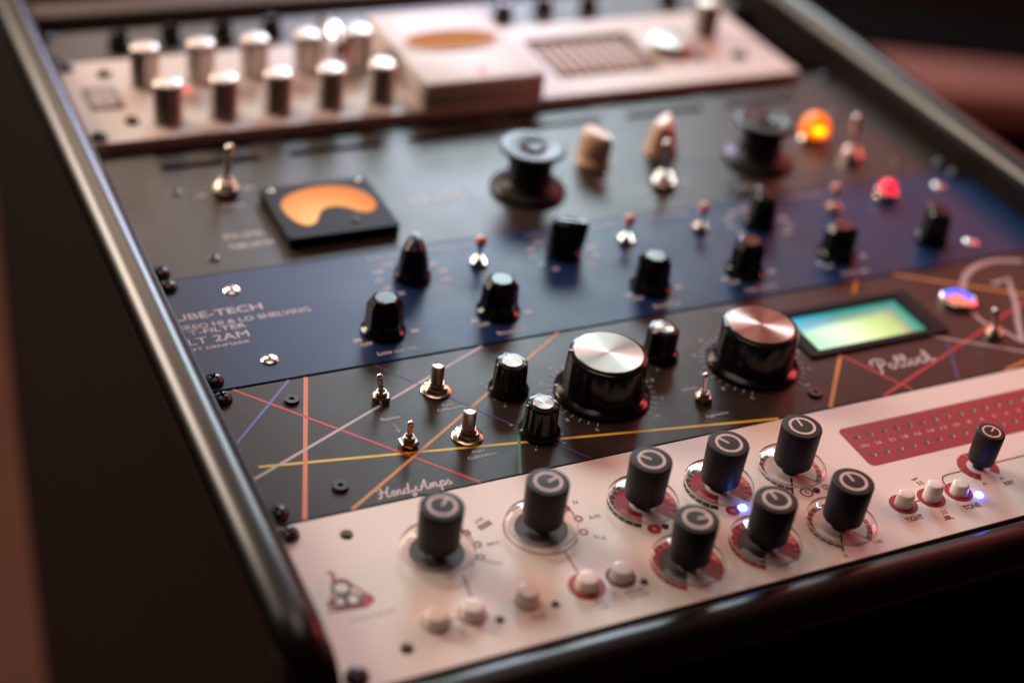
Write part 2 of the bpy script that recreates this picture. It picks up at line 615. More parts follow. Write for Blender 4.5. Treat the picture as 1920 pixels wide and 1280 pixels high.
@cached
def soft_knob_mesh(r, z0, z1):
    return bm_mesh("knob", lathe_bm([(0, z0), (r * .9, z0), (r * .94, z0 + .5), (r * .955, z0 + 2), (r - .02, z1 - .9), (r - .15, z1 - .35), (r - .55, z1 - .04), (r - .9, z1), (0, z1)], 56), M['knob'], 30)


@cached
def knob_ring_mesh(r):
    bm = bmesh.new()
    sector(bm, 0, 0, r * .53, r * .665, 0, 360, 0, 56)
    me = bm_mesh("ring_mark", bm, M['print_cream'], None)
    return me


@cached
def knob_line_mesh(r):
    bm = bmesh.new()
    ribbon(bm, [(0, 0), (r * .54, 0)], r * .115, 0)
    return bm_mesh("pointer_line", bm, M['print_cream'], None)


@cached
def disc_mesh(r):
    return bm_mesh("clear_disc", lathe_bm([(4.0, 2.2), (r - .5, 2.2), (r, 2.6), (r, 3.2), (r - .35, 3.5), (r * .8, 4.02), (r * .6, 4.53), (r * .4, 5.04), (4.0, 5.35)], 72), M['clear'], 30)


@cached
def rim_mesh(r):
    return bm_mesh("disc_edge_glint", lathe_bm([(r + .02, 2.3), (r + .2, 2.6), (r + .2, 3.1), (r + .02, 3.4)], 72), M['rim'], 60)


@cached
def collar_mesh(r, z0, z1):
    return bm_mesh("collar", lathe_bm([(r, z0), (r, z1 - .3), (r - .3, z1)], 32), M['gloss'], 40)


def soft_knob(parent, x, y, r, z0, z1, angle, disc=0, label=None):
    k = obj("knob", soft_knob_mesh(r, z0, z1), parent, (x, y, 0), R(angle), label)
    k.rotation_euler = (random.uniform(-.012, .012), random.uniform(-.012, .012), R(angle))
    obj("ring_mark", knob_ring_mesh(r), k, (0, 0, z1 + .05))
    obj("pointer_line", knob_line_mesh(r), k, (0, 0, z1 + .07))
    obj("collar", collar_mesh(r * .42, .2, z0 + .1), k)
    if disc:
        obj("clear_disc", disc_mesh(disc), k)
        obj("disc_edge_glint", rim_mesh(disc), k)
    return k


@cached
def screw_mesh(r, h, kind, matname):
    """dome head with a real cross recess (kind 'cross') or a flat head with a hex socket"""
    bm = bmesh.new()
    if kind == 'cross':
        n, rings = 32, []
        prof = [(r, 0), (r * .985, h * .28), (r * .86, h * .62), (r * .66, h * .84), (r * .5, h * .93)]
        lathe_bm(prof, n, bm)
        top = [v for v in bm.verts if abs(v.co.z - h * .93) < 1e-6]
        a, b, d = r * .43, r * .12, h * .65
        pl = [(a, b), (b, b), (b, a), (-b, a), (-b, b), (-a, b), (-a, -b), (-b, -b), (-b, -a), (b, -a), (b, -b), (a, -b)]
        hi = [bm.verts.new((x, y, h)) for x, y in pl]
        lo = [bm.verts.new((x * .75, y * .75, h - d)) for x, y in pl]
        for i in range(12):
            j = (i + 1) % 12
            bm.faces.new((hi[i], hi[j], lo[j], lo[i]))
        bm.faces.new(lo)
        es = [e for e in bm.edges if len(e.link_faces) == 1 and all(v.co.z > h * .9 for v in e.verts)]
        bmesh.ops.triangle_fill(bm, use_beauty=True, use_dissolve=False, edges=es)
    else:
        lathe_bm([(r, 0), (r, h - .3), (r - .3, h), (r * .34, h)], 32, bm)
        q = lathe_bm([(r * .34, h), (r * .30, h - 1.1), (0, h - 1.1)], 32)
        tmp = bpy.data.meshes.new("t")
        q.to_mesh(tmp)
        q.free()
        bm.from_mesh(tmp)
        bpy.data.meshes.remove(tmp)
        bmesh.ops.remove_doubles(bm, verts=bm.verts, dist=.001)
    return bm_mesh("screw", bm, M[matname], 40)


@cached
def nut_mesh(r, h):
    bm = lathe_bm([(r * .93, 0), (r, .25), (r, h - .35), (r * .9, h), (r * .6, h)], 6)
    return bm_mesh("hex_nut", bm, M['nickel'], 20)


@cached
def bush_mesh(r, h):
    prof = [(r * 1.45, .05), (r * 1.45, .45), (r, .55)]
    z = .6
    while z < h - .5:
        prof += [(r, z), (r * .93, z + .22)]
        z += .45
    prof += [(r, h - .3), (r * .88, h), (r * .62, h), (r * .55, h - 1.2), (0, h - 1.2)]
    return bm_mesh("bushing", lathe_bm(prof, 28), M['nickel'], 25)


@cached
def lever_mesh(length, r0, r1):
    prof = [(0, -1.5), (r0, -1.4), (r0, 1)]
    for i in range(1, 8):
        t = i / 8
        prof.append((r0 + (r1 - r0) * t, 1 + (length - 1 - r1) * t))
    for i in range(7):
        a = R(90 * i / 6)
        prof.append((max(0, r1 * math.cos(a)), length - r1 + r1 * math.sin(a)))
    return bm_mesh("lever", lathe_bm(prof, 20), M['chrome'], 60)


def toggle(parent, x, y, lean, length=10.5, s=1.0, rot=0.0, label=None):
    """lean: (dx, dy) of the lever tip"""
    t = obj("toggle_switch", bush_mesh(2.6 * s, 4.6 * s), parent, (x, y, 0), 0, label)
    obj("hex_nut", nut_mesh(4.3 * s, 2.0 * s), t, (0, 0, .5), rot)
    l = obj("lever", lever_mesh(length * s, .95 * s, 1.45 * s), t, (0, 0, 3.6 * s))
    v = Vector((lean[0], lean[1], length * s)).normalized()
    l.rotation_euler = v.to_track_quat('Z', 'Y').to_euler()
    return t


@cached
def lobe_knob_mesh(r_skirt, r_body, r_top, h, lobes, depth):
    def mod(r, z, a):
        if z < 3.2 or r < r_top * .80:
            return r
        c = 0.5 + 0.5 * math.cos(lobes * a)
        return r * (1 - depth * (1 - c) ** 2)
    prof = [(r_skirt * .97, .3), (r_skirt, .7), (r_skirt, 1.6), (r_skirt * .95, 2.5), (r_body * 1.03, 3.1), (r_body, 3.6), (r_top * 1.01, h - 1.3), (r_top * .985, h - .5), (r_top * .93, h - .1), (r_top * .86, h), (r_top * .62, h), (0, h)]
    return bm_mesh("knob", lathe_bm(prof, 96, mod=mod), M['gloss'], 32)


@cached
def cap_mesh(r):
    prof = [(r, 0), (r, .35), (r * .97, .5)]
    for i in range(12, -1, -1):
        prof.append((r * .95 * i / 12, .5))
    return bm_mesh("metal_cap", lathe_bm(prof, 72), M['spun'], 30)


@cached
def notch_mesh(length, width):
    bm = box_bm(0, length, -width / 2, width / 2, 0, .35)
    return bm_mesh("pointer_mark", bm, M['print_white'], 30)


def lobe_knob(parent, x, y, dims, cap_r, angle, label=None):
    r_skirt, r_body, r_top, h, lobes, depth = dims
    k = obj("knob", lobe_knob_mesh(*dims), parent, (x, y, 0), R(angle), label)
    obj("metal_cap", cap_mesh(cap_r), k, (0, 0, h))
    n = obj("pointer_mark", notch_mesh(r_top - cap_r + .1, .055 * r_top + .3), k, (cap_r - .05, 0, h - .12))
    obj("skirt_mark", notch_mesh(r_skirt - r_body - .8, .05 * r_skirt + .35), k, (r_body + .6, 0, 2.35))
    return k


@cached
def facet_knob_mesh(r, h):
    """eight flat flutes, bevelled top: the small knobs of the blue panel"""
    bm = bmesh.new()
    n = 8
    lv = [(r * 1.16, .4), (r * 1.16, 1.6), (r * 1.02, 2.6), (r, 3.4), (r * .93, h - 3.4), (r * .66, h - .4), (r * .56, h)]
    rings = []
    for rr, z in lv:
        m_ = 32 if False else n * 4
        ring = []
        for i in range(m_):
            a = 2 * math.pi * i / m_
            k = 1.0
            if z > 3:
                f = ((a * n / (2 * math.pi)) % 1) - .5
                k = math.cos(math.pi / n) / math.cos(f * 2 * math.pi / n)
            ring.append(bm.verts.new((rr * k * math.cos(a), rr * k * math.sin(a), z)))
        rings.append(ring)
    for a, b in zip(rings, rings[1:]):
        for i in range(len(a)):
            j = (i + 1) % len(a)
            bm.faces.new((a[i], a[j], b[j], b[i]))
    bm.faces.new(rings[-1])
    return bm_mesh("knob", bm, M['gloss'], 18)


@cached
def pointer_knob_mesh(r, h, matname):
    """round base with a tall pinched bar that runs out to a nose (chicken-head)"""
    bm = lathe_bm([(r, .4), (r, 2.2), (r * .95, 3.2), (r * .8, 4.2), (r * .55, 4.6), (0, 4.6)], 40)
    rows = []
    for z, wd, ln, tail in ((3.0, .88, 1.04, .98), (h * .5, .80, 1.14, .98), (h * .78, .66, 1.20, .94), (h * .94, .54, 1.20, .90), (h, .40, 1.12, .80)):
        row = []
        for i in range(24):
            a = 2 * math.pi * i / 24
            cx, sy = math.cos(a), math.sin(a)
            px = (ln if cx > 0 else tail) * r * math.copysign(abs(cx) ** .8, cx)
            taper = 1 - .55 * max(0, cx)
            py = wd * r * sy * taper
            row.append(bm.verts.new((px, py, z)))
        rows.append(row)
    for a, b in zip(rows, rows[1:]):
        for i in range(24):
            j = (i + 1) % 24
            bm.faces.new((a[i], a[j], b[j], b[i]))
    bm.faces.new(rows[-1])
    return bm_mesh("knob", bm, M[matname], 50)


@cached
def spool_knob_mesh():
    """wide flange below, narrow waist, flared dished top"""
    prof = [(20.5, .4), (20.8, 1.2), (20.3, 2.6), (18.8, 3.6), (14.0, 4.6), (12.4, 6.2), (11.8, 10), (11.8, 16), (12.8, 20), (15.2, 23), (17.4, 24.2), (17.9, 25.4), (17.4, 26.6), (15.9, 27.0), (12.6, 26.6), (8.0, 26.0), (7.4, 26.4), (6.8, 27.2), (6.0, 27.5), (5.0, 27.0), (0, 26.7)]
    return bm_mesh("knob", lathe_bm(prof, 72), M['bakelite'], 40)


@cached
def chrome_knob_mesh(r, h):
    prof = [(r * 1.04, .3), (r * 1.04, 1.5), (r, 2.0), (r, h - 1.2), (r * .96, h - .6), (r * .9, h - .2), (0, h)]
    def mod(rr, z, a):
        return rr * (1 - .012 * (0.5 + 0.5 * math.cos(36 * a))) if 1.6 < z < h - 2 else rr
    return bm_mesh("knob", lathe_bm(prof, 72, mod=mod), M['knurl'], 40)


@cached
def push_button_mesh(r0, r1, h):
    prof = [(r0, -2), (r0, .2), (r1, h - .9), (r1 - .25, h - .35), (r1 - .7, h - .08), (r1 - 1.2, h), (0, h)]
    return bm_mesh("push_button", lathe_bm(prof, 40), M['button'], 50)


@cached
def dome_mesh(r, h, matname):
    prof = [(r, -.4), (r, h * .25)] + [(r * math.cos(R(t)), h * .25 + h * .75 * math.sin(R(t))) for t in (20, 40, 60, 78)] + [(0, h)]
    return bm_mesh("led", lathe_bm(prof, 24), M[matname], 60)


@cached
def tube_ring_mesh(r, rr, matname):
    bm = bmesh.new()
    n, k = 48, 12
    g = [[bm.verts.new(((r + rr * math.cos(2 * math.pi * j / k)) * math.cos(2 * math.pi * i / n), (r + rr * math.cos(2 * math.pi * j / k)) * math.sin(2 * math.pi * i / n), rr * math.sin(2 * math.pi * j / k))) for j in range(k)] for i in range(n)]
    for i in range(n):
        for j in range(k):
            bm.faces.new((g[i][j], g[(i + 1) % n][j], g[(i + 1) % n][(j + 1) % k], g[i][(j + 1) % k]))
    return bm_mesh("ring", bm, M[matname], 180)


# ------------------------------------------------------------------ the desk rack that holds the units
XL, XR = -9.0, 473.6            # ends of the 19-inch panels
rack = empty("equipment_rack", (232, -95, -600), "black desk rack with rounded edge trim holding six stacked audio units", "rack")


def rpart(name, me, label=None):
    o = obj(name, me, rack, (0, 0, 0), 0, label)
    o.location = Vector((-232, 95, 600)) * MM
    return o


def slab(x0, x1):
    """side board in the YZ plane"""
    pts = [(-92, -620), (-92, 0)] + [(-92 + 16 * (1 - math.cos(R(t))), 16 * math.sin(R(t))) for t in (20, 40, 60, 80, 90)] + [(480, 16), (520, -30), (530, -330), (480, -620)]
    bm = bmesh.new()
    lo = [bm.verts.new((x0, y, z)) for y, z in pts]
    hi = [bm.verts.new((x1, y, z)) for y, z in pts]
    bm.faces.new(lo)
    bm.faces.new(hi[::-1])
    for i in range(len(pts)):
        j = (i + 1) % len(pts)
        bm.faces.new((lo[i], lo[j], hi[j], hi[i]))
    return bm


def tube(path, r, n=20):
    bm = bmesh.new()
    rings = []
    P = [Vector(p) for p in path]
    for i, p in enumerate(P):
        t = (P[min(i + 1, len(P) - 1)] - P[max(i - 1, 0)]).normalized()
        up = Vector((1, 0, 0)) if abs(t.x) < .9 else Vector((0, 0, 1))
        u = t.cross(up).normalized()
        v = t.cross(u)
        rings.append([bm.verts.new(p + (u * math.cos(2 * math.pi * k / n) + v * math.sin(2 * math.pi * k / n)) * r) for k in range(n)])
    for a, b in zip(rings, rings[1:]):
        for k in range(n):
            bm.faces.new((a[k], a[(k + 1) % n], b[(k + 1) % n], b[k]))
    bm.faces.new(rings[0])
    bm.faces.new(rings[-1])
    return bm


def side_path(x):
    pts = [(x, 505, 2), (x, 480, 15)] + [(x, 460 - 40 * i, 15) for i in range(13)]
    pts += [(x, -66 - 16 * math.sin(R(t)), 15 - 16 * (1 - math.cos(R(t)))) for t in (0, 15, 30, 45, 60, 75, 90)]
    pts += [(x, -82, -30), (x, -82, -600)]
    return pts


for nm, x in (("side_trim", -19.5), ("side_trim", 484.0)):
    rpart(nm, bm_mesh(nm, tube(side_path(x), 9.8, 28), M['rack'], 60))
rpart("side_board", bm_mesh("side_board", slab(-29.2, -10.2), M['rackside'], 30))
rpart("side_board", bm_mesh("side_board", slab(474.6, 493.4), M['rackside'], 30))
rpart("front_trim", bm_mesh("front_trim", tube([(-9.6, -97.5, -7.0)] + [(40 * i, -97.5, -7.0) for i in range(0, 12)] + [(474.0, -97.5, -7.0)], 9.6, 28), M['rack'], 60))
rpart("front_board", bm_mesh("front_board", box_bm(-10, 474.4, -106, -92, -600, -14, .5), M['bakblack'], 30))
rpart("rear_bar", bm_mesh("rear_bar", box_bm(-10, 474.4, 469, 492, -60, 6, 2.0), M['barpaint'], 30))
rpart("inner_floor", bm_mesh("inner_floor", box_bm(-10, 474.4, -90, 468, -160, -150, 0), M['dark'], 30))


def rack_unit(name, y0, y1, label, holes, material, thick=3.0, top=0.0, x0=XL, x1=XR, screws=True, chassis=M['dark']):
    u = empty(name, (232, (y0 + y1) / 2, -thick), label, "rack unit")
    off = Vector((-232, -(y0 + y1) / 2, thick))
    ear = [circ(x, y, 3.4, 16) for x in (-1.4, 466.0) for y in (y0 + 6.6, y1 - 6.2)] if screws else []
    p = obj("front_panel", plate_mesh("front_panel", [(x0, y0 + .35), (x1, y0 + .35), (x1, y1 - .35), (x0, y1 - .35)], holes + ear, thick, material, .3, top), u)
    p.location = off * MM
    c = obj("chassis", bm_mesh("chassis", box_bm(8, 457, y0 + 2, y1 - 2, -120, -thick - 4.0 + top), chassis, 30), u)
    c.location = off * MM
    if screws:
        for x in (-1.4, 466.0):
            for y in (y0 + 6.6, y1 - 6.2):
                s = obj("rack_screw", screw_mesh(4.5, 3.2, 'cross', 'blackscrew'), u, (0, 0, 0), random.uniform(0, 1.5))
                s.location = (off + Vector((x, y, top))) * MM
    u['off'] = 0
    return u, p, off


class At:
    """places parts of a unit at panel coordinates"""

    def __init__(self, u, off):
        self.u, self.off = u, off

    def fix(self, o):
        o.location = o.location + self.off * MM
        return o


# ================================================================== unit 1: cream panel, nearest
LED_TOP = [(256.3 + 7.345 * i, -21.6 + .04 * i) for i in range(29)]
LED_BOT = [(256.1 + 7.345 * i, -34.2 + .04 * i) for i in range(29)]
BTN = [(34.8, -67.0), (49.3, -67.2), (71.6, -67.2), (96.7, -67.6), (111.8, -67.1), (248.5, -66.3), (263.1, -66.6), (277.4, -67.2), (396.0, -66.8), (411.0, -66.8)]
holes = [circ(20.1, -12.5, 2.7, 20), circ(20.3, -75.2, 2.7, 20), circ(444, -12.5, 2.7, 20), circ(444, -75.2, 2.7, 20)]
holes += [circ(x, y, 1.5, 12) for x, y in LED_TOP + LED_BOT]
holes += [circ(x, y, 4.95 if x < 200 else 4.1, 24) for x, y in BTN]
U1, P1, O1 = rack_unit("rack_unit", -88.9, 0, "cream pink unit nearest the front with black knobs on clear discs", holes, M['pink'])
A1 = At(U1, O1)

# dark red meter field printed on the panel, with holes left free
fld = plate_mesh("meter_field", rrect(250.2, 471.0, -41.2, -14.6, 3.0), [circ(x, y, 1.56, 12) for x, y in LED_TOP + LED_BOT], .05, M['print_darkred'], .01, .06)
obj("meter_field", fld, P1)
for x, y in LED_TOP + LED_BOT:
    h_ = obj("meter_led", dome_mesh(1.35, 1.2, 'silverlens' if x < 290 else 'hole'), U1, (x, y, -2.3))
    A1.fix(h_)
for i, t in enumerate(["OVU", "24", "21", "18", "16", "14", "12", "10", "8", "6", "5", "4", "3", "2", "1", "0", "1", "2", "3"]):
    letter(P1, t, 256.3 + 7.345 * i, -28.0, min(4.4, 1.7 * len(t)), 2.0, M['print_cream'], .01, z=.12)

knobs1 = [(49.5, -32.6, 45), (94.3, -32.5, 18), (140.6, -32.2, 132), (176.9, -32.4, 122), (213.6, -32.3, 85), (140.2, -69.4, -5), (176.5, -69.3, 91), (213.5, -69.2, 89)]
for i, (x, y, a) in enumerate(knobs1):
    A1.fix(soft_knob(U1, x, y, 8.7, 4.7, 24.0, a, 14.6))
A1.fix(soft_knob(U1, 297.5, -55.8, 6.2, 4.0, 20.0, 33))
A1.fix(soft_knob(U1, 315.6, -72.6, 6.2, 4.0, 20.0, 60))
for x, y in ((334, -55.8), (352, -72.6), (371, -55.8), (425, -55.8)):
    A1.fix(soft_knob(U1, x, y, 6.2, 4.0, 20.0, 70))

for i, (x, y) in enumerate(BTN):
    h_ = (6.0, 6.0, 7.0, 6.2, 6.2, 6.2, 8.0, 5.2, 6, 6)[i]
    big = i < 5
    A1.fix(obj("push_button", push_button_mesh(4.7 if big else 3.95, 4.3 if big else 3.6, h_ - (1.2 if big else 0)), U1, (x, y, 0)))
for x, y in ((57.9, -72.6), (80.9, -72.2), (119.1, -72.3), (143.1, -46.9), (217.1, -47.1)):
    A1.fix(obj("led", dome_mesh(1.6, 1.0, 'led_off'), U1, (x, y, 0)))
for x, y in ((180.0, -47.0), (284.8, -71.7)):
    A1.fix(obj("lit_led", dome_mesh(1.75, 1.3, 'led_core'), U1, (x, y, 0), 0, "small lit blue indicator"))


def dial_print(cx, cy, kind):
    if kind == 'gain':
        sector_b = bmesh.new()
        sector(sector_b, cx, cy, 11.6, 14.5, 18, 240, ZP)
        print_mesh(P1, "dial_band", sector_b, M['print_black'])
        rb = bmesh.new()
        sector(rb, cx, cy, 5.5, 11.6, -58, 240, ZP)
        sector(rb, cx, cy, 11.6, 14.5, -58, 18, ZP)
        print_mesh(P1, "dial_field", rb, M['print_red'])
        tb = bmesh.new()
        for k in range(21):
            a = R(-58 + 298 * k / 20)
            if -50 < math.degrees(a) < 236:
                ribbon(tb, [(cx + 11.4 * math.cos(a), cy + 11.4 * math.sin(a)), (cx + 14.6 * math.cos(a), cy + 14.6 * math.sin(a))], .32, ZP + .05)
        print_mesh(P1, "dial_ticks", tb, M['print_cream'])
        letter(P1, "GAIN", cx + .2, cy - 12.3, 5.8, 1.9, M['print_black'], .01)
    elif kind == 'red':
        rb = bmesh.new()
        sector(rb, cx, cy, 11.4, 14.5, 10, 240, ZP)
        sector(rb, cx, cy, 5.5, 14.5, -58, 10, ZP)
        print_mesh(P1, "dial_band", rb, M['print_red'])
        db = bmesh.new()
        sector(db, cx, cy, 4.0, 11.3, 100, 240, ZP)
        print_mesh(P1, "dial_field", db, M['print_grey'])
        tb = bmesh.new()
        for k in range(1, 20):
            a = R(-58 + 298 * k / 20)
            ribbon(tb, [(cx + 11.8 * math.cos(a), cy + 11.8 * math.sin(a)), (cx + 14.6 * math.cos(a), cy + 14.6 * math.sin(a))], .30, ZP + .05)
        print_mesh(P1, "dial_ticks", tb, M['print_cream'])
        letter(P1, "DRIVE", cx + .2, cy - 12.4, 6.2, 1.9, M['print_brown'], .01)
    else:
        rb = bmesh.new()
        for k in range(20):
            a0 = -58 + 298 * k / 20
            sector(rb, cx, cy, 11.3, 13.6, a0 + .9, a0 + 14, ZP, 3)
        print_mesh(P1, "dial_band", rb, M['print_brown'])
        tb = bmesh.new()
        a = R(240)
        ribbon(tb, [(cx + 5 * math.cos(a), cy + 5 * math.sin(a)), (cx + 15.6 * math.cos(a), cy + 15.6 * math.sin(a))], .8, ZP + .05)
        print_mesh(P1, "dial_zero_line", tb, M['print_black'])
        tb = bmesh.new()
        a = R(-57)
        ribbon(tb, [(cx + 5 * math.cos(a), cy + 5 * math.sin(a)), (cx + 14.4 * math.cos(a), cy + 14.4 * math.sin(a))], .4, ZP + .05)
        print_mesh(P1, "dial_end_line", tb, M['print_darkred'])
        letter(P1, "OUTPUT" if kind == 'out' else "MIX", cx + .4, cy - 12.0, 6.0 if kind == 'out' else 4.0, 1.9, M['print_brown'], .01)


dial_print(140.6, -32.2, 'gain')
dial_print(176.9, -32.4, 'gain')
dial_print(213.6, -32.3, 'out')
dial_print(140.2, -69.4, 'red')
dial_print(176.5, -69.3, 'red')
dial_print(213.5, -69.2, 'mix')
letter(P1, "0", 205.2, -85.2, 1.5, 2.0, M['print_brown'], .01)
letter(P1, "100", 223.6, -82.4, 4.0, 1.9, M['print_red'], .015)
# source selectors
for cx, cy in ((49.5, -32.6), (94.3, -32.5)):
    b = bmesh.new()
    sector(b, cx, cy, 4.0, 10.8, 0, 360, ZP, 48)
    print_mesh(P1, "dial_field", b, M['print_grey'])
b = bmesh.new()
sector(b, 94.3, -32.5, 14.7, 15.3, 20, 318, ZP)
for a in (28, 2, -25):
    sector(b, 94.3 + 17.0 * math.cos(R(a)), -32.5 + 17.0 * math.sin(R(a)), 1.0, 1.9, 0, 360, ZP + .04, 20)
print_mesh(P1, "selector_ring", b, M['print_red'])
b = bmesh.new()
sector(b, 49.5, -32.6, 14.8, 15.2, -50, 20, ZP)
for a in (24, -2, -27):
    sector(b, 49.5 + 16.8 * math.cos(R(a)), -32.6 + 16.8 * math.sin(R(a)), .9, 1.8, 0, 360, ZP + .04, 20)
print_mesh(P1, "selector_ring", b, M['print_brown'])
letter(P1, "N", 114.6, -22.6, 1.8, 2.2, M['print_black'], .01, R(-8))
letter(P1, "A-N", 118.0, -32.8, 5.0, 2.2, M['print_brown'], .015)
letter(P1, "N-A", 114.6, -44.6, 4.8, 2.2, M['print_brown'], .01, R(-30))
b = bmesh.new()
ribbon(b, [(70.6, -25.0), (76.6, -22.8)], 2.7, ZP)
print_mesh(P1, "label_box", b, M['print_brown'])
letter(P1, "INST", 73.6, -23.9, 4.4, 1.4, M['print_cream'], .01, R(20), .12)
letter(P1, "LINE", 72.4, -20.6, 4.6, 1.6, M['print_brown'], .01, R(20))
letter(P1, "MIC", 72.6, -34.6, 5.4, 1.6, M['print_brown'], .01, R(-4))
letter(P1, "PHONO", 68.2, -44.4, 6.4, 1.4, M['print_brown'], .01, R(-28))
b = bmesh.new()
ribbon(b, [(54.2, -47.0), (52.0, -62.6)], .75, ZP)
ribbon(b, [(38.9, -67.2), (45.2, -67.2)], .5, ZP)
print_mesh(P1, "link_line", b, M['print_brown'])
b = bmesh.new()
ribbon(b, [(97.3, -47.6), (96.9, -62.0)], .75, ZP)
sector(b, 96.7, -67.6, 5.0, 7.4, 0, 360, ZP + .02, 40)
print_mesh(P1, "link_line", b, M['print_red'])
b = bmesh.new()
sector(b, 111.8, -67.1, 5.0, 6.0, 0, 360, ZP, 40)
print_mesh(P1, "button_ring", b, M['print_black'])
b = bmesh.new()
for x, y in BTN[:2]:
    sector(b, x, y, 5.3, 5.7, 0, 360, ZP + .02, 40)
print_mesh(P1, "button_ring", b, M['print_brown'])
b = bmesh.new()
for x, y in BTN[5:7]:
    sector(b, x, y, 4.12, 6.2, 0, 360, ZP, 40)
ribbon(b, [(254.6, -66.4), (257.2, -66.5)], .7, ZP + .02)
print_mesh(P1, "button_ring", b, M['print_darkred'])
b = bmesh.new()
sector(b, *BTN[7], 4.12, 6.2, 0, 360, ZP, 40)
ribbon(b, [(274.6, -61.8), (275.6, -58.6), (277.4, -56.6), (280.4, -56.0), (288.2, -55.9)], .7, ZP + .02, True)
ribbon(b, [(306.6, -55.8), (330.0, -55.8)], .7, ZP + .02)
for k in range(12):
    a0 = -50 + 24.2 * k
    sector(b, 297.5, -55.8, 5.2, 9.4, a0 + (1.6 if k > 4 else 0), a0 + 24.2, ZP, 4)
print_mesh(P1, "tone_link", b, M['print_red'])
b = bmesh.new()
for x in (292.6, 302.6):
    bmx = -66.2 if x < 300 else -65.4
    ribbon(b, [(x - .9, bmx - .8), (x, bmx + .8), (x + .9, bmx - .8)], .55, ZP)
print_mesh(P1, "arrow_mark", b, M['print_black'])
letter(P1, "TIGHT", 247.6, -75.2, 8.6, 2.8, M['print_black'], .03)
letter(P1, "TONE", 277.0, -76.6, 8.4, 3.0, M['print_black'], .03)
letter(P1, "25", 262.6, -76.0, 3.0, 2.2, M['print_brown'], .01)
letter(P1, "50", 264.6, -57.0, 3.2, 2.3, M['print_brown'], .01)
b = bmesh.new()
ribbon(b, [(259.6, -80.2), (264.6, -80.2)], .5, ZP)
ribbon(b, [(260.4, -79.0), (263.4, -79.0)], 1.6, ZP + .02)
ribbon(b, [(262.0, -54.2), (265.8, -53.6)], .6, ZP)
ribbon(b, [(263.2, -54.8), (264.8, -53.4)], .6, ZP + .02)
print_mesh(P1, "switch_symbol", b, M['print_brown'])
letter(P1, "BODY", 304.0, -69.0, 5.4, 2.3, M['print_black'], .03)
letter(P1, "MID", 310.6, -78.5, 5.0, 2.6, M['print_black'], .012)
letter(P1, "FLIP", 72.6, -76.4, 5.6, 1.7, M['print_brown'], .01)
letter(P1, "INPUT", 97.4, -77.0, 5.4, 1.5, M['print_brown'], .01)
letter(P1, "LINK", 97.8, -79.8, 4.4, 1.4, M['print_brown'], .01)
letter(P1, "BYPASS", 113.2, -75.6, 8.0, 1.5, M['print_brown'], .01)
letter(P1, "ENGAGE", 114.2, -78.2, 8.0, 1.4, M['print_brown'], .01)
for x, y, ch, mt, inv in ((138.1, -46.9, "A", 'print_red', 1), (175.2, -47.2, "N", 'print_red', 1), (212.2, -46.9, "C", 'print_brown', 0), (222.6, -46.7, "G", 'print_brown', 0)):
    b = bmesh.new()
    if inv:
        sector(b, x, y, 0.01, 3.0, 0, 360, ZP, 28)
    else:
        sector(b, x, y, 2.2 if ch == "C" else 1.5, 3.0 if ch == "C" else 2.0, 0, 360, ZP, 28)
    print_mesh(P1, "badge", b, M[mt])
    letter(P1, ch, x, y, 1.7, 2.2, M['print_cream'] if inv else M[mt], .02, z=.12)
# maker's emblem, lower left corner
b = bmesh.new()
ribbon(b, [(6.2, -29.6), (7.8, -31.0), (7.2, -33.6), (6.2, -36.4)], 1.5, ZP, True)
ribbon(b, [(6.2, -36.2), (8.6, -34.8), (11.2, -35.8), (13.4, -40.2), (16.2, -45.2)], 1.0, ZP + .02, True)
ribbon(b, [(6.0, -36.4), (3.6, -42.0), (.8, -47.6)], .9, ZP + .02)
ribbon(b, [(-.2, -49.0), (6, -49.8), (14.6, -50.8)], 1.5, ZP + .02)
sector(b, 15.0, -47.6, .01, 3.0, 0, 360, ZP, 20)
sector(b, 2.4, -45.8, .01, 1.9, 0, 360, ZP, 20)
print_mesh(P1, "emblem", b, M['print_red'])
b = bmesh.new()
for x, y, r_ in ((8.4, -39.0, 2.7), (5.6, -45.6, 1.9), (10.4, -46.0, 2.3)):
    sector(b, x, y, r_, r_ + 1.2, 0, 360, ZP + .05, 24)
ribbon(b, [(3.2, -48.2), (13.2, -49.4)], 1.2, ZP + .05)
print_mesh(P1, "emblem_outline", b, M['print_grey'])
letter(P1, "ANALOG CIRCUITS", 14.4, -56.0, 18.0, 1.2, M['print_brown'], .0, R(0))

# ================================================================== unit 2: black panel with coloured lines
holes = [rrect(276.9, 345.6, 38.8, 69.6, .6)]
U2, P2, O2 = rack_unit("rack_unit", 0, 88.9, "black unit with crossing coloured lines, two large metal capped knobs and glowing screen", holes, M['black_panel'])
A2 = At(U2, O2)


def stripe(mt, w_, *pts, zz=ZP, name="coloured_stripe"):
    bq = bmesh.new()
    ribbon(bq, list(pts), w_, zz)
    print_mesh(P2, name, bq, M[mt])


stripe('yellow', 1.5, (.2, 36.1), (229.0, .4), zz=.055)
stripe('orange', 1.9, (37.7, 88.4), (7.6, .5), zz=.065)
stripe('redline', 1.3, (5.0, 88.4), (82.6, .5), zz=.075)
stripe('whiteline', 1.5, (-4, 29.2), (122.6, 88.4), zz=.085)
stripe('blueline', 1.3, (30.1, 88.4), (-6, 50.7), zz=.095)
stripe('ochre', 1.6, (27.0, .5), (162.0, 88.4), zz=.105)
stripe('violetline', .9, (69.7, 88.4), (133.9, .5), zz=.115)
stripe('greenline', 1.3, (112.6, 27.4), (100.6, .5), zz=.125)
stripe('ochre', 2.0, (287.2, 34.7), (257.4, .5), zz=.055)
stripe('ochre', 1.8, (335.0, 88.4), (326.5, 78.8), zz=.055)
stripe('ochre', 2.2, (359.4, 88.4), (430, 45.5), zz=.065)
stripe('redline', 1.4, (287.4, 33.4), (304.5, .5), zz=.075)
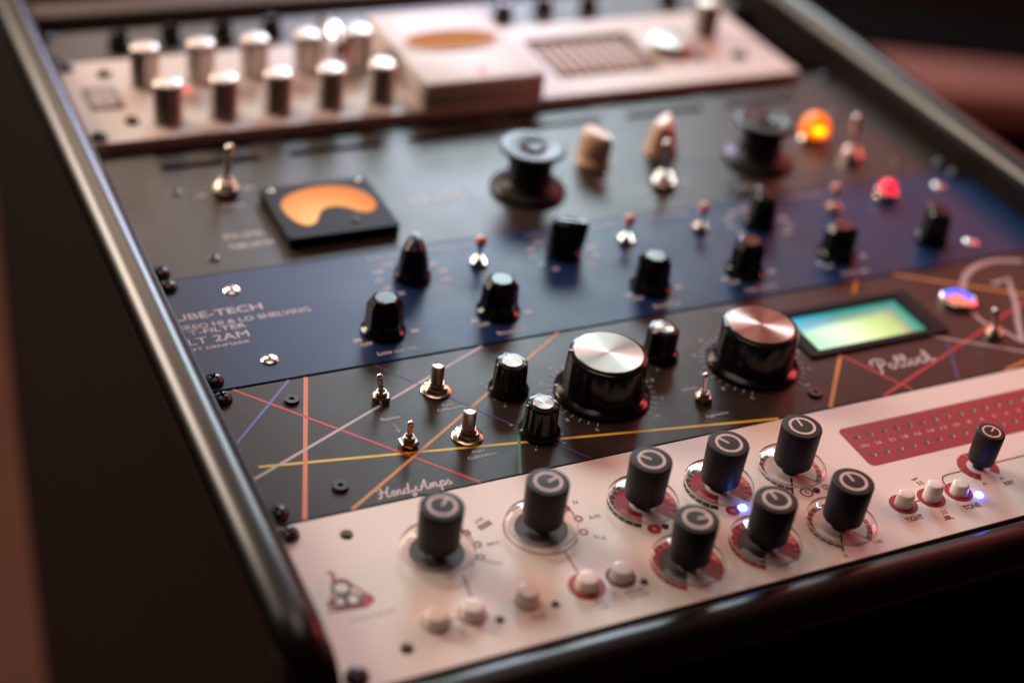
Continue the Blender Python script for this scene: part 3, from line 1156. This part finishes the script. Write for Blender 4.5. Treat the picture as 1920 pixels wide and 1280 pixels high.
stripe('redline', 1.5, (287.6, .5), (440, 57.2), zz=.085)
stripe('whiteline', 1.4, (341.6, 35.3), (396.5, .5), zz=.095)
stripe('violetline', 1.6, (347.6, 29.2), (331.6, .5), zz=.105)
stripe('ochre', 1.8, (360.5, .5), (392, 6.8), zz=.115)
script(P2, "HendyAmps", 39.9, 3.2, 31.6, 2.9, M['print_white'], .27)
script(P2, "Pollock", 296.6, 17.4, 35.0, 4.2, M['print_white'], .26)
# compass emblem at the right
b = bmesh.new()
cp = [(377.6, 43.0), (381.0, 55.0), (388.6, 67.6), (399.0, 77.6), (411.6, 83.4), (425.0, 84.8), (440, 80.6)]
ribbon(b, cp, 3.4, .13, True)
ribbon(b, [(377.6, 43.0), (377.6, 37.0), (381.5, 31.2), (383.6, 25.6), (386.0, 18.5), (395, 12)], 2.4, .134, True)
ribbon(b, [(407.5, 66.2), (419.8, 68.2), (412.8, 57.2), (406.6, 46.6), (396.0, 32.6), (385.6, 17.6)], 3.0, .138)
print_mesh(P2, "emblem", b, M['whiteline'])
for x, y in ((26.5, 74.0), (27.2, 14.6), (256.3, 11.4), (447, 74), (447, 14.6)):
    A2.fix(obj("socket_screw", screw_mesh(3.4, 1.3, 'hex', 'blackscrew'), U2, (x, y, 0)))
A2.fix(toggle(U2, 63.5, 64.0, (-1.2, 1.0), 9.6, 1.02, .2))
A2.fix(toggle(U2, 63.5, 31.7, (-.4, -1.2), 9.6, 1.02, .5))
A2.fix(toggle(U2, 202.4, 22.6, (1.0, 3.2), 9.6, 1.02, .1))
A2.fix(toggle(U2, 374.4, 26.0, (.5, 6.0), 10, 1.1, .3))


@cached
def post_mesh():
    return bm_mesh("calibration_post", lathe_bm([(2.9, 1.2), (2.9, 13.3), (2.75, 13.8), (2.4, 14.0), (1.9, 13.9), (1.8, 13.7), (0, 13.7)], 36), M['steel'], 30)


@cached
def washer_mesh():
    return bm_mesh("washer", lathe_bm([(6.9, .05), (6.9, .7), (6.5, 1.0), (3.0, 1.0)], 40), M['nickel'], 40)


@cached
def thread_mesh():
    prof, zz = [(3.9, 1.0)], 1.4
    while zz < 4.6:
        prof += [(3.9, zz), (3.6, zz + .3)]
        zz += .6
    prof += [(3.8, 4.7), (3.4, 5.0), (2.9, 5.0)]
    return bm_mesh("threaded_bush", lathe_bm(prof, 32), M['nickel'], 25)


for x, y in ((88.9, 63.1), (89.3, 29.5)):
    p_ = A2.fix(obj("calibration_post", post_mesh(), U2, (x, y, 0)))
    obj("washer", washer_mesh(), p_)
    obj("hex_nut", nut_mesh(5.4, 2.0), p_, (0, 0, 1.0), .3)
    obj("threaded_bush", thread_mesh(), p_)
SM = (9.2, 7.7, 7.3, 15.5, 8, .075)
A2.fix(lobe_knob(U2, 120.2, 54.4, SM, 4.5, 90))
A2.fix(lobe_knob(U2, 120.3, 23.2, SM, 4.5, 80))
A2.fix(lobe_knob(U2, 200.0, 59.0, SM, 4.5, 200))
BG = (21.8, 18.6, 17.7, 22.0, 12, .012)
A2.fix(lobe_knob(U2, 160.0, 40.4, BG, 15.5, 157))
A2.fix(lobe_knob(U2, 240.2, 40.4, BG, 15.3, 165))
# scale prints round the knobs


def scale(cx, cy, r0, r1, rt, a0, a1, n, labels, w_=.45, hgt=2.2):
    bq = bmesh.new()
    for i in range(n + 1):
        a = R(a0 + (a1 - a0) * i / n)
        ribbon(bq, [(cx + r0 * math.cos(a), cy + r0 * math.sin(a)), (cx + r1 * math.cos(a), cy + r1 * math.sin(a))], w_, ZP + .08)
    print_mesh(P2, "scale_ticks", bq, M['whiteline'])
    for i, t in enumerate(labels):
        a = R(a0 + (a1 - a0) * i / (len(labels) - 1))
        letter(P2, t, cx + rt * math.cos(a), cy + rt * math.sin(a), 1.5 * len(t), hgt, M['whiteline'], .01, z=.14)


scale(160.0, 40.4, 22.6, 25.2, 27.4, 238, -54, 30, ["0", "1", "2", "3", "4", "5", "6", "7", "8", "9", "10"])
scale(240.2, 40.4, 22.6, 25.2, 27.4, 238, -54, 30, ["0", "1", "2", "3", "4", "5", "6", "7", "8", "9", "10"])
scale(120.2, 54.4, 9.8, 10.6, 12.4, 238, -54, 10, ["A", "B", "C", "D"], .3, 1.5)
scale(120.3, 23.2, 9.8, 10.6, 12.4, 238, -54, 10, ["A", "B", "C", "D"], .3, 1.5)
scale(200.0, 59.0, 9.8, 10.6, 12.4, 238, -54, 10, ["A", "B", "C", "D"], .3, 1.5)
for t, x, y, w_, h_ in (("Bypass", 62.6, 50.2, 8.6, 2.6), ("Left", 90.2, 52.2, 5.0, 1.9), ("Calibration", 90.4, 49.4, 13.0, 1.9), ("Right", 90.0, 18.8, 5.6, 1.9), ("Calibration", 90.2, 15.8, 13.0, 1.9),
                        ("Input", 165.5, 73.0, 9.0, 1.8), ("Output", 262.0, 74.0, 9.0, 1.8), ("Infinite", 200.6, 31.6, 8.0, 1.6), ("Aggressive", 203.0, 11.0, 12.0, 2.2), ("Attack", 214.0, 74.5, 8.5, 1.7), ("Threshold", 252.5, 84.0, 12, 1.8)):
    letter(P2, t, x, y, w_, h_, M['print_white'], .012, z=.14)
b = bmesh.new()
ribbon(b, [(62.4, 46.6), (62.8, 40.4)], .35, .13)
ribbon(b, [(61.2, 42.2), (62.8, 40.2), (63.9, 42.4)], .35, .14)
print_mesh(P2, "arrow_mark", b, M['whiteline'])
# screen
scr = obj("screen", bm_mesh("screen", box_bm(-34.2, 34.2, -15.2, 15.2, -.6, 0), M['lcd'], 30), U2, (311.3, 54.2, -1.6), 0, "glowing green screen")
A2.fix(scr)
bz = obj("bezel", plate_mesh("bezel", rrect(-40.4, 42.6, -19.0, 19.0, 1.2), [rrect(-33.6, 33.6, -14.9, 14.9,   .5)], 1.6, M['bezel'], .2, 0), scr, (0, 0, 3.0))
obj("screen_glass", bm_mesh("screen_glass", box_bm(-33.5, 33.5, -14.8, 14.8, 1.6, 1.9), M['antiglare'], 30), scr)
# blue ring lamp
rl = A2.fix(obj("ring_lamp", bm_mesh("ring_lamp", lathe_bm([(9.6, .1), (9.6, 2.2), (9.0, 2.9), (8.4, 3.0), (7.9, 2.5), (4.4, 2.2), (0, 2.4)], 48), M['nickel'], 40), U2, (376.6, 57.0, 0), 0, "chrome push switch with glowing blue ring"))
bq = bmesh.new()
sector(bq, 0, 0, 4.6, 7.9, -25, 145, 2.75, 30)
obj("glowing_ring", bm_mesh("glowing_ring", bq, M['ring_blue'] if 'ring_blue' in M else mat("lit_blue_ring", (.03, .03, .2), .4, spec=.1, emit=(.09, .12, 1.0), emit_strength=2.4), None), rl)

# ================================================================== unit 3: blue panel
U3, P3, O3 = rack_unit("rack_unit", 88.9, 177.8, "dark blue unit with fluted black knobs and pale maker lettering", [], M['blue'], top=.4)
A3 = At(U3, O3)
Z3 = .46


def L3(t, x, y, w_, h_, bold=.01, mt='print_white'):
    letter(P3, t, x, y, w_, h_, M[mt], bold, z=Z3)


L3("TUBE-TECH", 12.3, 146.0, 47.0, 5.0, .012)
L3("STEREO HI & LO SHELVING", 22.6, 137.8, 68.0, 3.5, .01)
L3("and T-FILTER", 5.4, 133.2, 38.0, 3.4, .01)
L3("HLT 2AM", 6.6, 126.6, 34.0, 5.0, .0)
L3("LYDKRAFT DENMARK", 1.6, 120.6, 42.0, 2.0, .01)
for x, y in ((26.3, 161.9), (26.5, 104.3), (447, 161.9), (423.7, 104.3)):
    A3.fix(obj("panel_screw", screw_mesh(4.0, 1.2, 'cross', 'screw'), U3, (x, y, .4), random.uniform(0, 1.5)))
for x, y, a in ((83.0, 112.0, 160), (141.5, 112.4, 200), (225.0, 111.8, 90), (281.0, 112.4, 120), (339.2, 112.8, 60)):
    k = A3.fix(obj("knob", facet_knob_mesh(9.1, 18.5), U3, (x, y, .4), R(a)))
    n_ = obj("pointer_line", notch_mesh(4.6, .9), k, (4.6, 0, 16.6))
    n_.rotation_euler = (0, R(42), 0)
    bq = bmesh.new()
for x, y, a in ((113.0, 151.0, 66), (196.0, 151.4, -22), (315.0, 151.6, 84), (401.5, 112.0, 84)):
    k = A3.fix(obj("knob", pointer_knob_mesh(9.2, 19.5, 'gloss'), U3, (x, y, .4), R(a)))
for x, y, lean in ((149.2, 152.8, (1.2, 2.5)), (233.5, 153.2, (1.2, 2.0)), (279.4, 154.2, (1.4, 2.4)), (366.2, 153.8, (.2, 2.6))):
    tg_ = A3.fix(toggle(U3, x, y, lean, 10.0, 1.05, .2))
    lv_ = [c for c in tg_.children if c.name.startswith("lever")][0]
    obj("lever_glint", bm_mesh("lever_glint", lathe_bm([(1.5, 6.6), (2.7, 7.0), (3.0, 9.6), (2.7, 11.0), (1.5, 11.8), (0, 12.0)], 24), M['pinkglint'], 50), lv_)  # painted glint: reflected red light as a pink tip
j_ = A3.fix(obj("jewel_lamp", bm_mesh("jewel_lamp", lathe_bm([(7.0, .2), (7.0, 1.6), (6.2, 2.6), (6.0, 5.0), (5.4, 5.4), (5.0, 5.4)], 36), M['nickel'], 30), U3, (405.0, 158.0, .4), 0, "red jewel lamp in chrome bezel"))
obj("red_jewel", dome_mesh(5.0, 6.5, 'led_red'), j_, (0, 0, 5.2))
dig = ["30", "50", "70", "100", "150", "200", "300", "400", "500", "600", "800"]
for cx, cy in ((113.0, 151.0), (196.0, 151.4), (315.0, 151.6)):
    for i, t in enumerate(dig):
        a = R(232 - 284 * i / 10)
        L3(t, cx + 17.0 * math.cos(a), cy + 15.5 * math.sin(a), 1.5 * len(t) + .6, 2.7, .04)
for cx in (83.0, 141.5, 225.0, 281.0, 339.2):
    for a, t in ((200, "30"), (222, "OFF"), (-20, "80")):
        L3(t, cx + 15.0 * math.cos(R(a)), 112.2 + 12.5 * math.sin(R(a)), 2.0 * len(t), 2.7, .04)
for t, x, w_ in (("Low cut Hz", 83.4, 19.0), ("Boost/Cut", 141.0, 15.0), ("Boost/Cut", 225.2, 15.0), ("High cut kHz", 281.0, 19.0), ("Output gain", 339.4, 18.0)):
    L3(t, x, 95.4, w_, 2.8, .03)
bq = bmesh.new()
for x0_, x1_ in ((126, 152), (213, 236), (258, 282), (345, 372)):
    ribbon(bq, [(x0_, 172.0), (x1_, 172.0)], .7, Z3)
print_mesh(P3, "section_rule", bq, M['print_white'])
for t, x in (("Low shelf", 108), ("High shelf", 196), ("Tilt", 318), ("In", 412)):
    L3(t, x, 172.0, 2.2 * len(t), 2.0, .01)
for x in (149.2, 233.5, 279.4, 366.2):
    L3("In", x, 146.0, 3, 1.8, .012)
    L3("Out", x, 161.0, 4, 1.8, .012)

# ================================================================== unit 4: dark grey panel with amber meter
slots = []
for row, y in ((0, 283.0), (1, 299.5)):
    for i in range(6):
        x0_ = 24.0 + 70.0 * i
        slots.append(rrect(x0_, x0_ + 54.0, y - 2.6, y + 2.6, 2.4, 4))
U4, P4, O4 = rack_unit("rack_unit", 177.8, 311.2, "dark grey unit with amber window meter and tall spool shaped knobs", slots, M['grey'])
A4 = At(U4, O4)
mt_ = A4.fix(obj("meter", plate_mesh("meter", rrect(-29.5, 29.0, -26.5, 25.5, 2.5), [], 6.0, M['bezel'], .9, 6.0), U4, (93.2, 216.0, 0), 0, "square black meter with lit amber window"))
kb = [(-24.2, 3.4), (-22.5, 9.0), (-17.0, 14.6), (-8.0, 18.4), (2.0, 19.6), (11.0, 18.0), (18.5, 13.0), (23.0, 6.0), (24.2, -1.5), (22.0, -8.0), (17.5, -10.8), (12.5, -8.8), (8.6, -4.2), (4.2, -1.6), (-1.0, -1.2), (-5.6, -3.8), (-9.0, -9.0), (-12.4, -14.4), (-17.2, -15.6), (-21.2, -11.4), (-23.6, -4.0)]
sp = smooth_path(kb + kb[:1], 5)[:-1]
bq = prism_bm([(p.x, p.y) for p in sp], 0, .3)
obj("dial_window", bm_mesh("dial_window", bq, M['dial_amber'], None), mt_, (0, 0, 6.05))
obj("meter_screw", screw_mesh(2.4, .9, 'cross', 'blackscrew'), mt_, (8, -16, 6.0))
for x, y in ((-24, 21), (24, 21)):
    obj("meter_screw", screw_mesh(1.8, .9, 'cross', 'screw'), mt_, (x, y, 6.0))
A4.fix(toggle(U4, 49.3, 250.9, (2.6, 1.4), 12.5, 1.7, .3))
A4.fix(toggle(U4, 284.1, 202.5, (-1.0, 2.5), 12.5, 1.7, .1))
A4.fix(toggle(U4, 413.7, 203.8, (.4, 4.5), 12.5, 1.7, .5))
for x, y in ((206.8, 216.6), (355.2, 215.6)):
    A4.fix(obj("spool_knob", spool_knob_mesh(), U4, (x, y, 0)))
for x, y, a in ((256.6, 235.6, -70), (302.4, 238.0, 50)):
    A4.fix(obj("pointer_knob", pointer_knob_mesh(9.8, 20.0, 'cream'), U4, (x, y, 0), R(a), "cream pointer knob"))
al = A4.fix(obj("amber_lamp", bm_mesh("amber_lamp", lathe_bm([(9.5, .1), (9.5, 1.4), (8.6, 2.4), (8.2, 4.0), (7.6, 4.4), (7.2, 4.4)], 40), M['nickel'], 30), U4, (405.5, 232.0, 0), 0, "glowing amber jewel lamp"))
obj("amber_jewel", dome_mesh(9.0, 12.2, 'amber'), al, (0, 0, 4.6))
obj("bulb", dome_mesh(3.6, 2.4, 'amber_core'), al, (-2.8, -7.4, 9.0))
for x, y in ((24.9, 256.8), (25.9, 191.5), (440, 256.8), (440, 191.5)):
    A4.fix(obj("panel_screw", screw_mesh(3.4, .9, 'cross', 'blackscrew'), U4, (x, y, 0)))
for t, x, y, w_, h_ in (("STA LEVEL", 46.5, 209.0, 21, 4.2), ("TUBE LIMITER", 47.6, 199.4, 23, 4.2), ("Gain", 155.0, 221.0, 30, 6.0), ("ON", 36.0, 251.0, 5.0, 2.6), ("OFF", 62.0, 253.0, 6.0, 2.6), ("POWER", 50.0, 238.0, 12, 2.6),
                        ("INPUT", 255.0, 214.0, 12, 3), ("OUT", 297.0, 204.0, 8, 3), ("BYP", 272.0, 202.0, 8, 3), ("LEVEL", 330.0, 190.0, 12, 3)):
    letter(P4, t, x, y, w_, h_, M['print_white'], .015)

# ================================================================== unit 5: pale silver panel, large meter housing
H5 = 6.0


def on5(x, y):
    return x - (x + 149.7) * H5 / 402.2, y - (y + 421.4) * H5 / 402.2


rec = rrect(281.5, 358.0, 327.5, 384.0, 2.0)
U5, P5, O5 = rack_unit("rack_unit", 305.0, 404.5, "pale silver unit with two rows of chrome knobs and a raised meter housing", [rec, rrect(1.6, 19.8, 343.6, 370.0, 1.5)], M['silver'], top=H5, thick=6.0, x1=444.0, screws=False)
A5 = At(U5, O5)
for x, y in ((-1.4, 312.0), (-1.4, 397.0)):
    A5.fix(obj("rack_screw", screw_mesh(4.5, 3.2, 'cross', 'blackscrew'), U5, (x, y, H5)))


@cached
def top_cap_mesh(r):
    return bm_mesh("knob_cap", lathe_bm([(r * .99, 0), (r * .97, .9), (r * .88, 1.5), (r * .6, 1.9), (0, 2.1)], 48), M['satin'], 60)


for i in range(5):
    for x, y in ((38.4 + 30.9 * i, 323.4), (37.4 + 31.9 * i, 369.6)):
        k = A5.fix(obj("knob", chrome_knob_mesh(8.0, 22.8), U5, (x, y, H5)))
        obj("knob_cap", top_cap_mesh(8.0), k, (0, 0, 22.0))
hs = A5.fix(obj("meter_housing", bm_mesh("meter_housing", box_bm(182.5, 259.0, 305.6, 404.0, H5 - .5, 22.0, 1.6), M['silver'], 30), U5, (0, 0, 0), 0, "raised pale meter housing with oval amber window"))
ov = [(30.0 * math.cos(2 * math.pi * i / 40), 13.0 * math.sin(2 * math.pi * i / 40)) for i in range(40)]
obj("dial_window", bm_mesh("dial_window", prism_bm(ov, 0, .25), mat("dim_amber_dial", (.36, .15, .035), .6, spec=.03, emit=(.6, .22, .04), emit_strength=.22), None), hs, (220.6, 359.6, 22.05))
obj("window_rim", plate_mesh("window_rim", [(x * 1.07, y * 1.12) for x, y in ov], [ov], .9, M['silver'], .2, .9), hs, (220.6, 359.6, 22.0))
A5.fix(obj("lit_led", dome_mesh(2.2, 1.6, 'led_reddot'), U5, (221.8, 316.8, 22.0), 0, "small lit red indicator"))
A5.fix(obj("lit_led", dome_mesh(2.4, 1.6, 'led_reddot'), U5, (*on5(60.9, 369.1), H5), 0, "small lit red indicator"))
hd = A5.fix(obj("handle_bar", bm_mesh("handle_bar", tube([(153.5, 364, 6), (153.5, 366.5, 16), (153.5, 371, 21.5), (153.5, 378, 22.5), (153.5, 394, 22.5), (153.5, 398, 18), (153.5, 399, 6)], 6.0, 24), M['handle'], 60), U5, (0, 0, 0), 0, "polished chrome grab bar"))
rp = A5.fix(obj("recess_tray", bm_mesh("recess_tray", box_bm(279, 360, 325, 387, -2.5, -1.5), mat("pinkish_recess", (.30, .15, .11), .55), 30), U5))
for i in range(9):
    obj("louvre_bar", bm_mesh("louvre_bar", box_bm(-1.8, 1.8, -20, 20, -1.5, 4.2, .6), mat("recess_bar", (.50, .38, .34), .45) if i == 0 else bpy.data.materials["recess_bar"], 30), rp, (289 + 7.4 * i, 358, 0))
A5.fix(obj("large_dial", bm_mesh("large_dial", lathe_bm([(17.0, 0), (17.0, .8), (15.0, 1.0), (15.0, 5.0), (14.2, 6.4), (12.6, 7.0), (0, 6.2)], 48), M['steel'], 40), U5, (*on5(382.0, 366.0), H5), 0, "wide polished chrome dial"))
k = A5.fix(obj("knob", chrome_knob_mesh(8.0, 22.0), U5, (410.0, 370.0, H5)))
obj("knob_cap", top_cap_mesh(8.0), k, (0, 0, 21.2))
for x, y, r_ in ((424.0, 346.0, 4.4), (394.0, 347.6, 2.6)):
    A5.fix(obj("socket", bm_mesh("socket", lathe_bm([(r_ * 1.25, 0), (r_ * 1.25, .8), (r_, 1.0), (r_ * .8, .2), (0, .1)], 28), M['bakblack'], 40), U5, (*on5(x, y), H5)))
for x, y in ((20.2, 398.0), (21.8, 338.2)):
    A5.fix(obj("panel_screw", screw_mesh(4.0, 3.0, 'cross', 'brownscrew'), U5, (*on5(x, y), H5)))
pl = A5.fix(obj("name_plate", bm_mesh("name_plate", box_bm(1.6, 19.8, 343.6, 370.0, 1.5, H5 + .9, .3), mat("grey_plate", (.15, .12, .105), .45), 30), U5, (0, 0, 0)))
for q, yy in enumerate((364.4, 359.2, 353.8, 348.6)):
    obj("lettering", text_mesh(["VCA", "STEREO", "BUS", "COMP"][q], 14.5 - (q % 2) * 2, 4.2, M['print_cream'], .03), pl, (10.7, yy, H5 + 1.0))

# ================================================================== unit 6: narrow grey panel at the back
U6, P6, O6 = rack_unit("rack_unit", 411.9, 457.5, "narrow grey unit farthest back behind the chrome knobs", [], M['greypanel'])
A6 = At(U6, O6)
for i, x in enumerate((36.5, 68.5, 100, 132, 290, 322, 354, 420)):
    A6.fix(obj("knob", facet_knob_mesh(6.4, 12.0), U6, (x, 434.0 if i % 2 else 430.0, 0)))
for x0_ in (308, 352):
    bq = bmesh.new()
    ribbon(bq, [(x0_, 436), (x0_ + 36, 436)], 11, ZP)
    print_mesh(P6, "label_box", bq, M['print_black'])

# ================================================================== room behind and below
fl = obj("floor", bm_mesh("floor", box_bm(-6000, 6000, -2500, 6000, -665, -650), M['floor'], None))
fl['kind'] = 'structure'


def far_box(name, label, cat, corners_front, depth, z0, z1, material, bevel=8):
    (x0_, y0_), (x1_, y1_) = corners_front
    d = Vector((x1_ - x0_, y1_ - y0_))
    L = d.length
    o = obj(name, bm_mesh(name, box_bm(0, L, 0, depth, z0, z1, bevel), material, 30), None, (x0_, y0_, 0), math.atan2(d.y, d.x))
    o['label'], o['category'] = label, cat
    return o


bench = far_box("wooden_bench", "low reddish wooden bench out of focus behind the rack's right side", "bench", ((700, 949), (1500, 576)), 105, -345, -300, M['wood'])
obj("bench_base", bm_mesh("bench_base", box_bm(20, 860, 12, 95, -650, -346, 4), M['bakblack'], 30), bench)  # black colour carries the shade on the bench's unlit front
far_box("shade_block", "black cabinet standing in for shade beyond the wooden bench", "block", ((900, 1075), (1900, 609)), 150, -650, -330, M['bakblack'])  # black block in place of the shadow behind the bench
far_box("dark_upright", "invented dark upright stand out of focus behind the rack's upper left corner", "box", ((190, 1500), (240, 1480)), 60, -650, -330, M['bakblack'])  # invented upright box that fills a black gap

for o in list(bpy.data.objects):
    if 'off' in o.keys():
        del o['off']
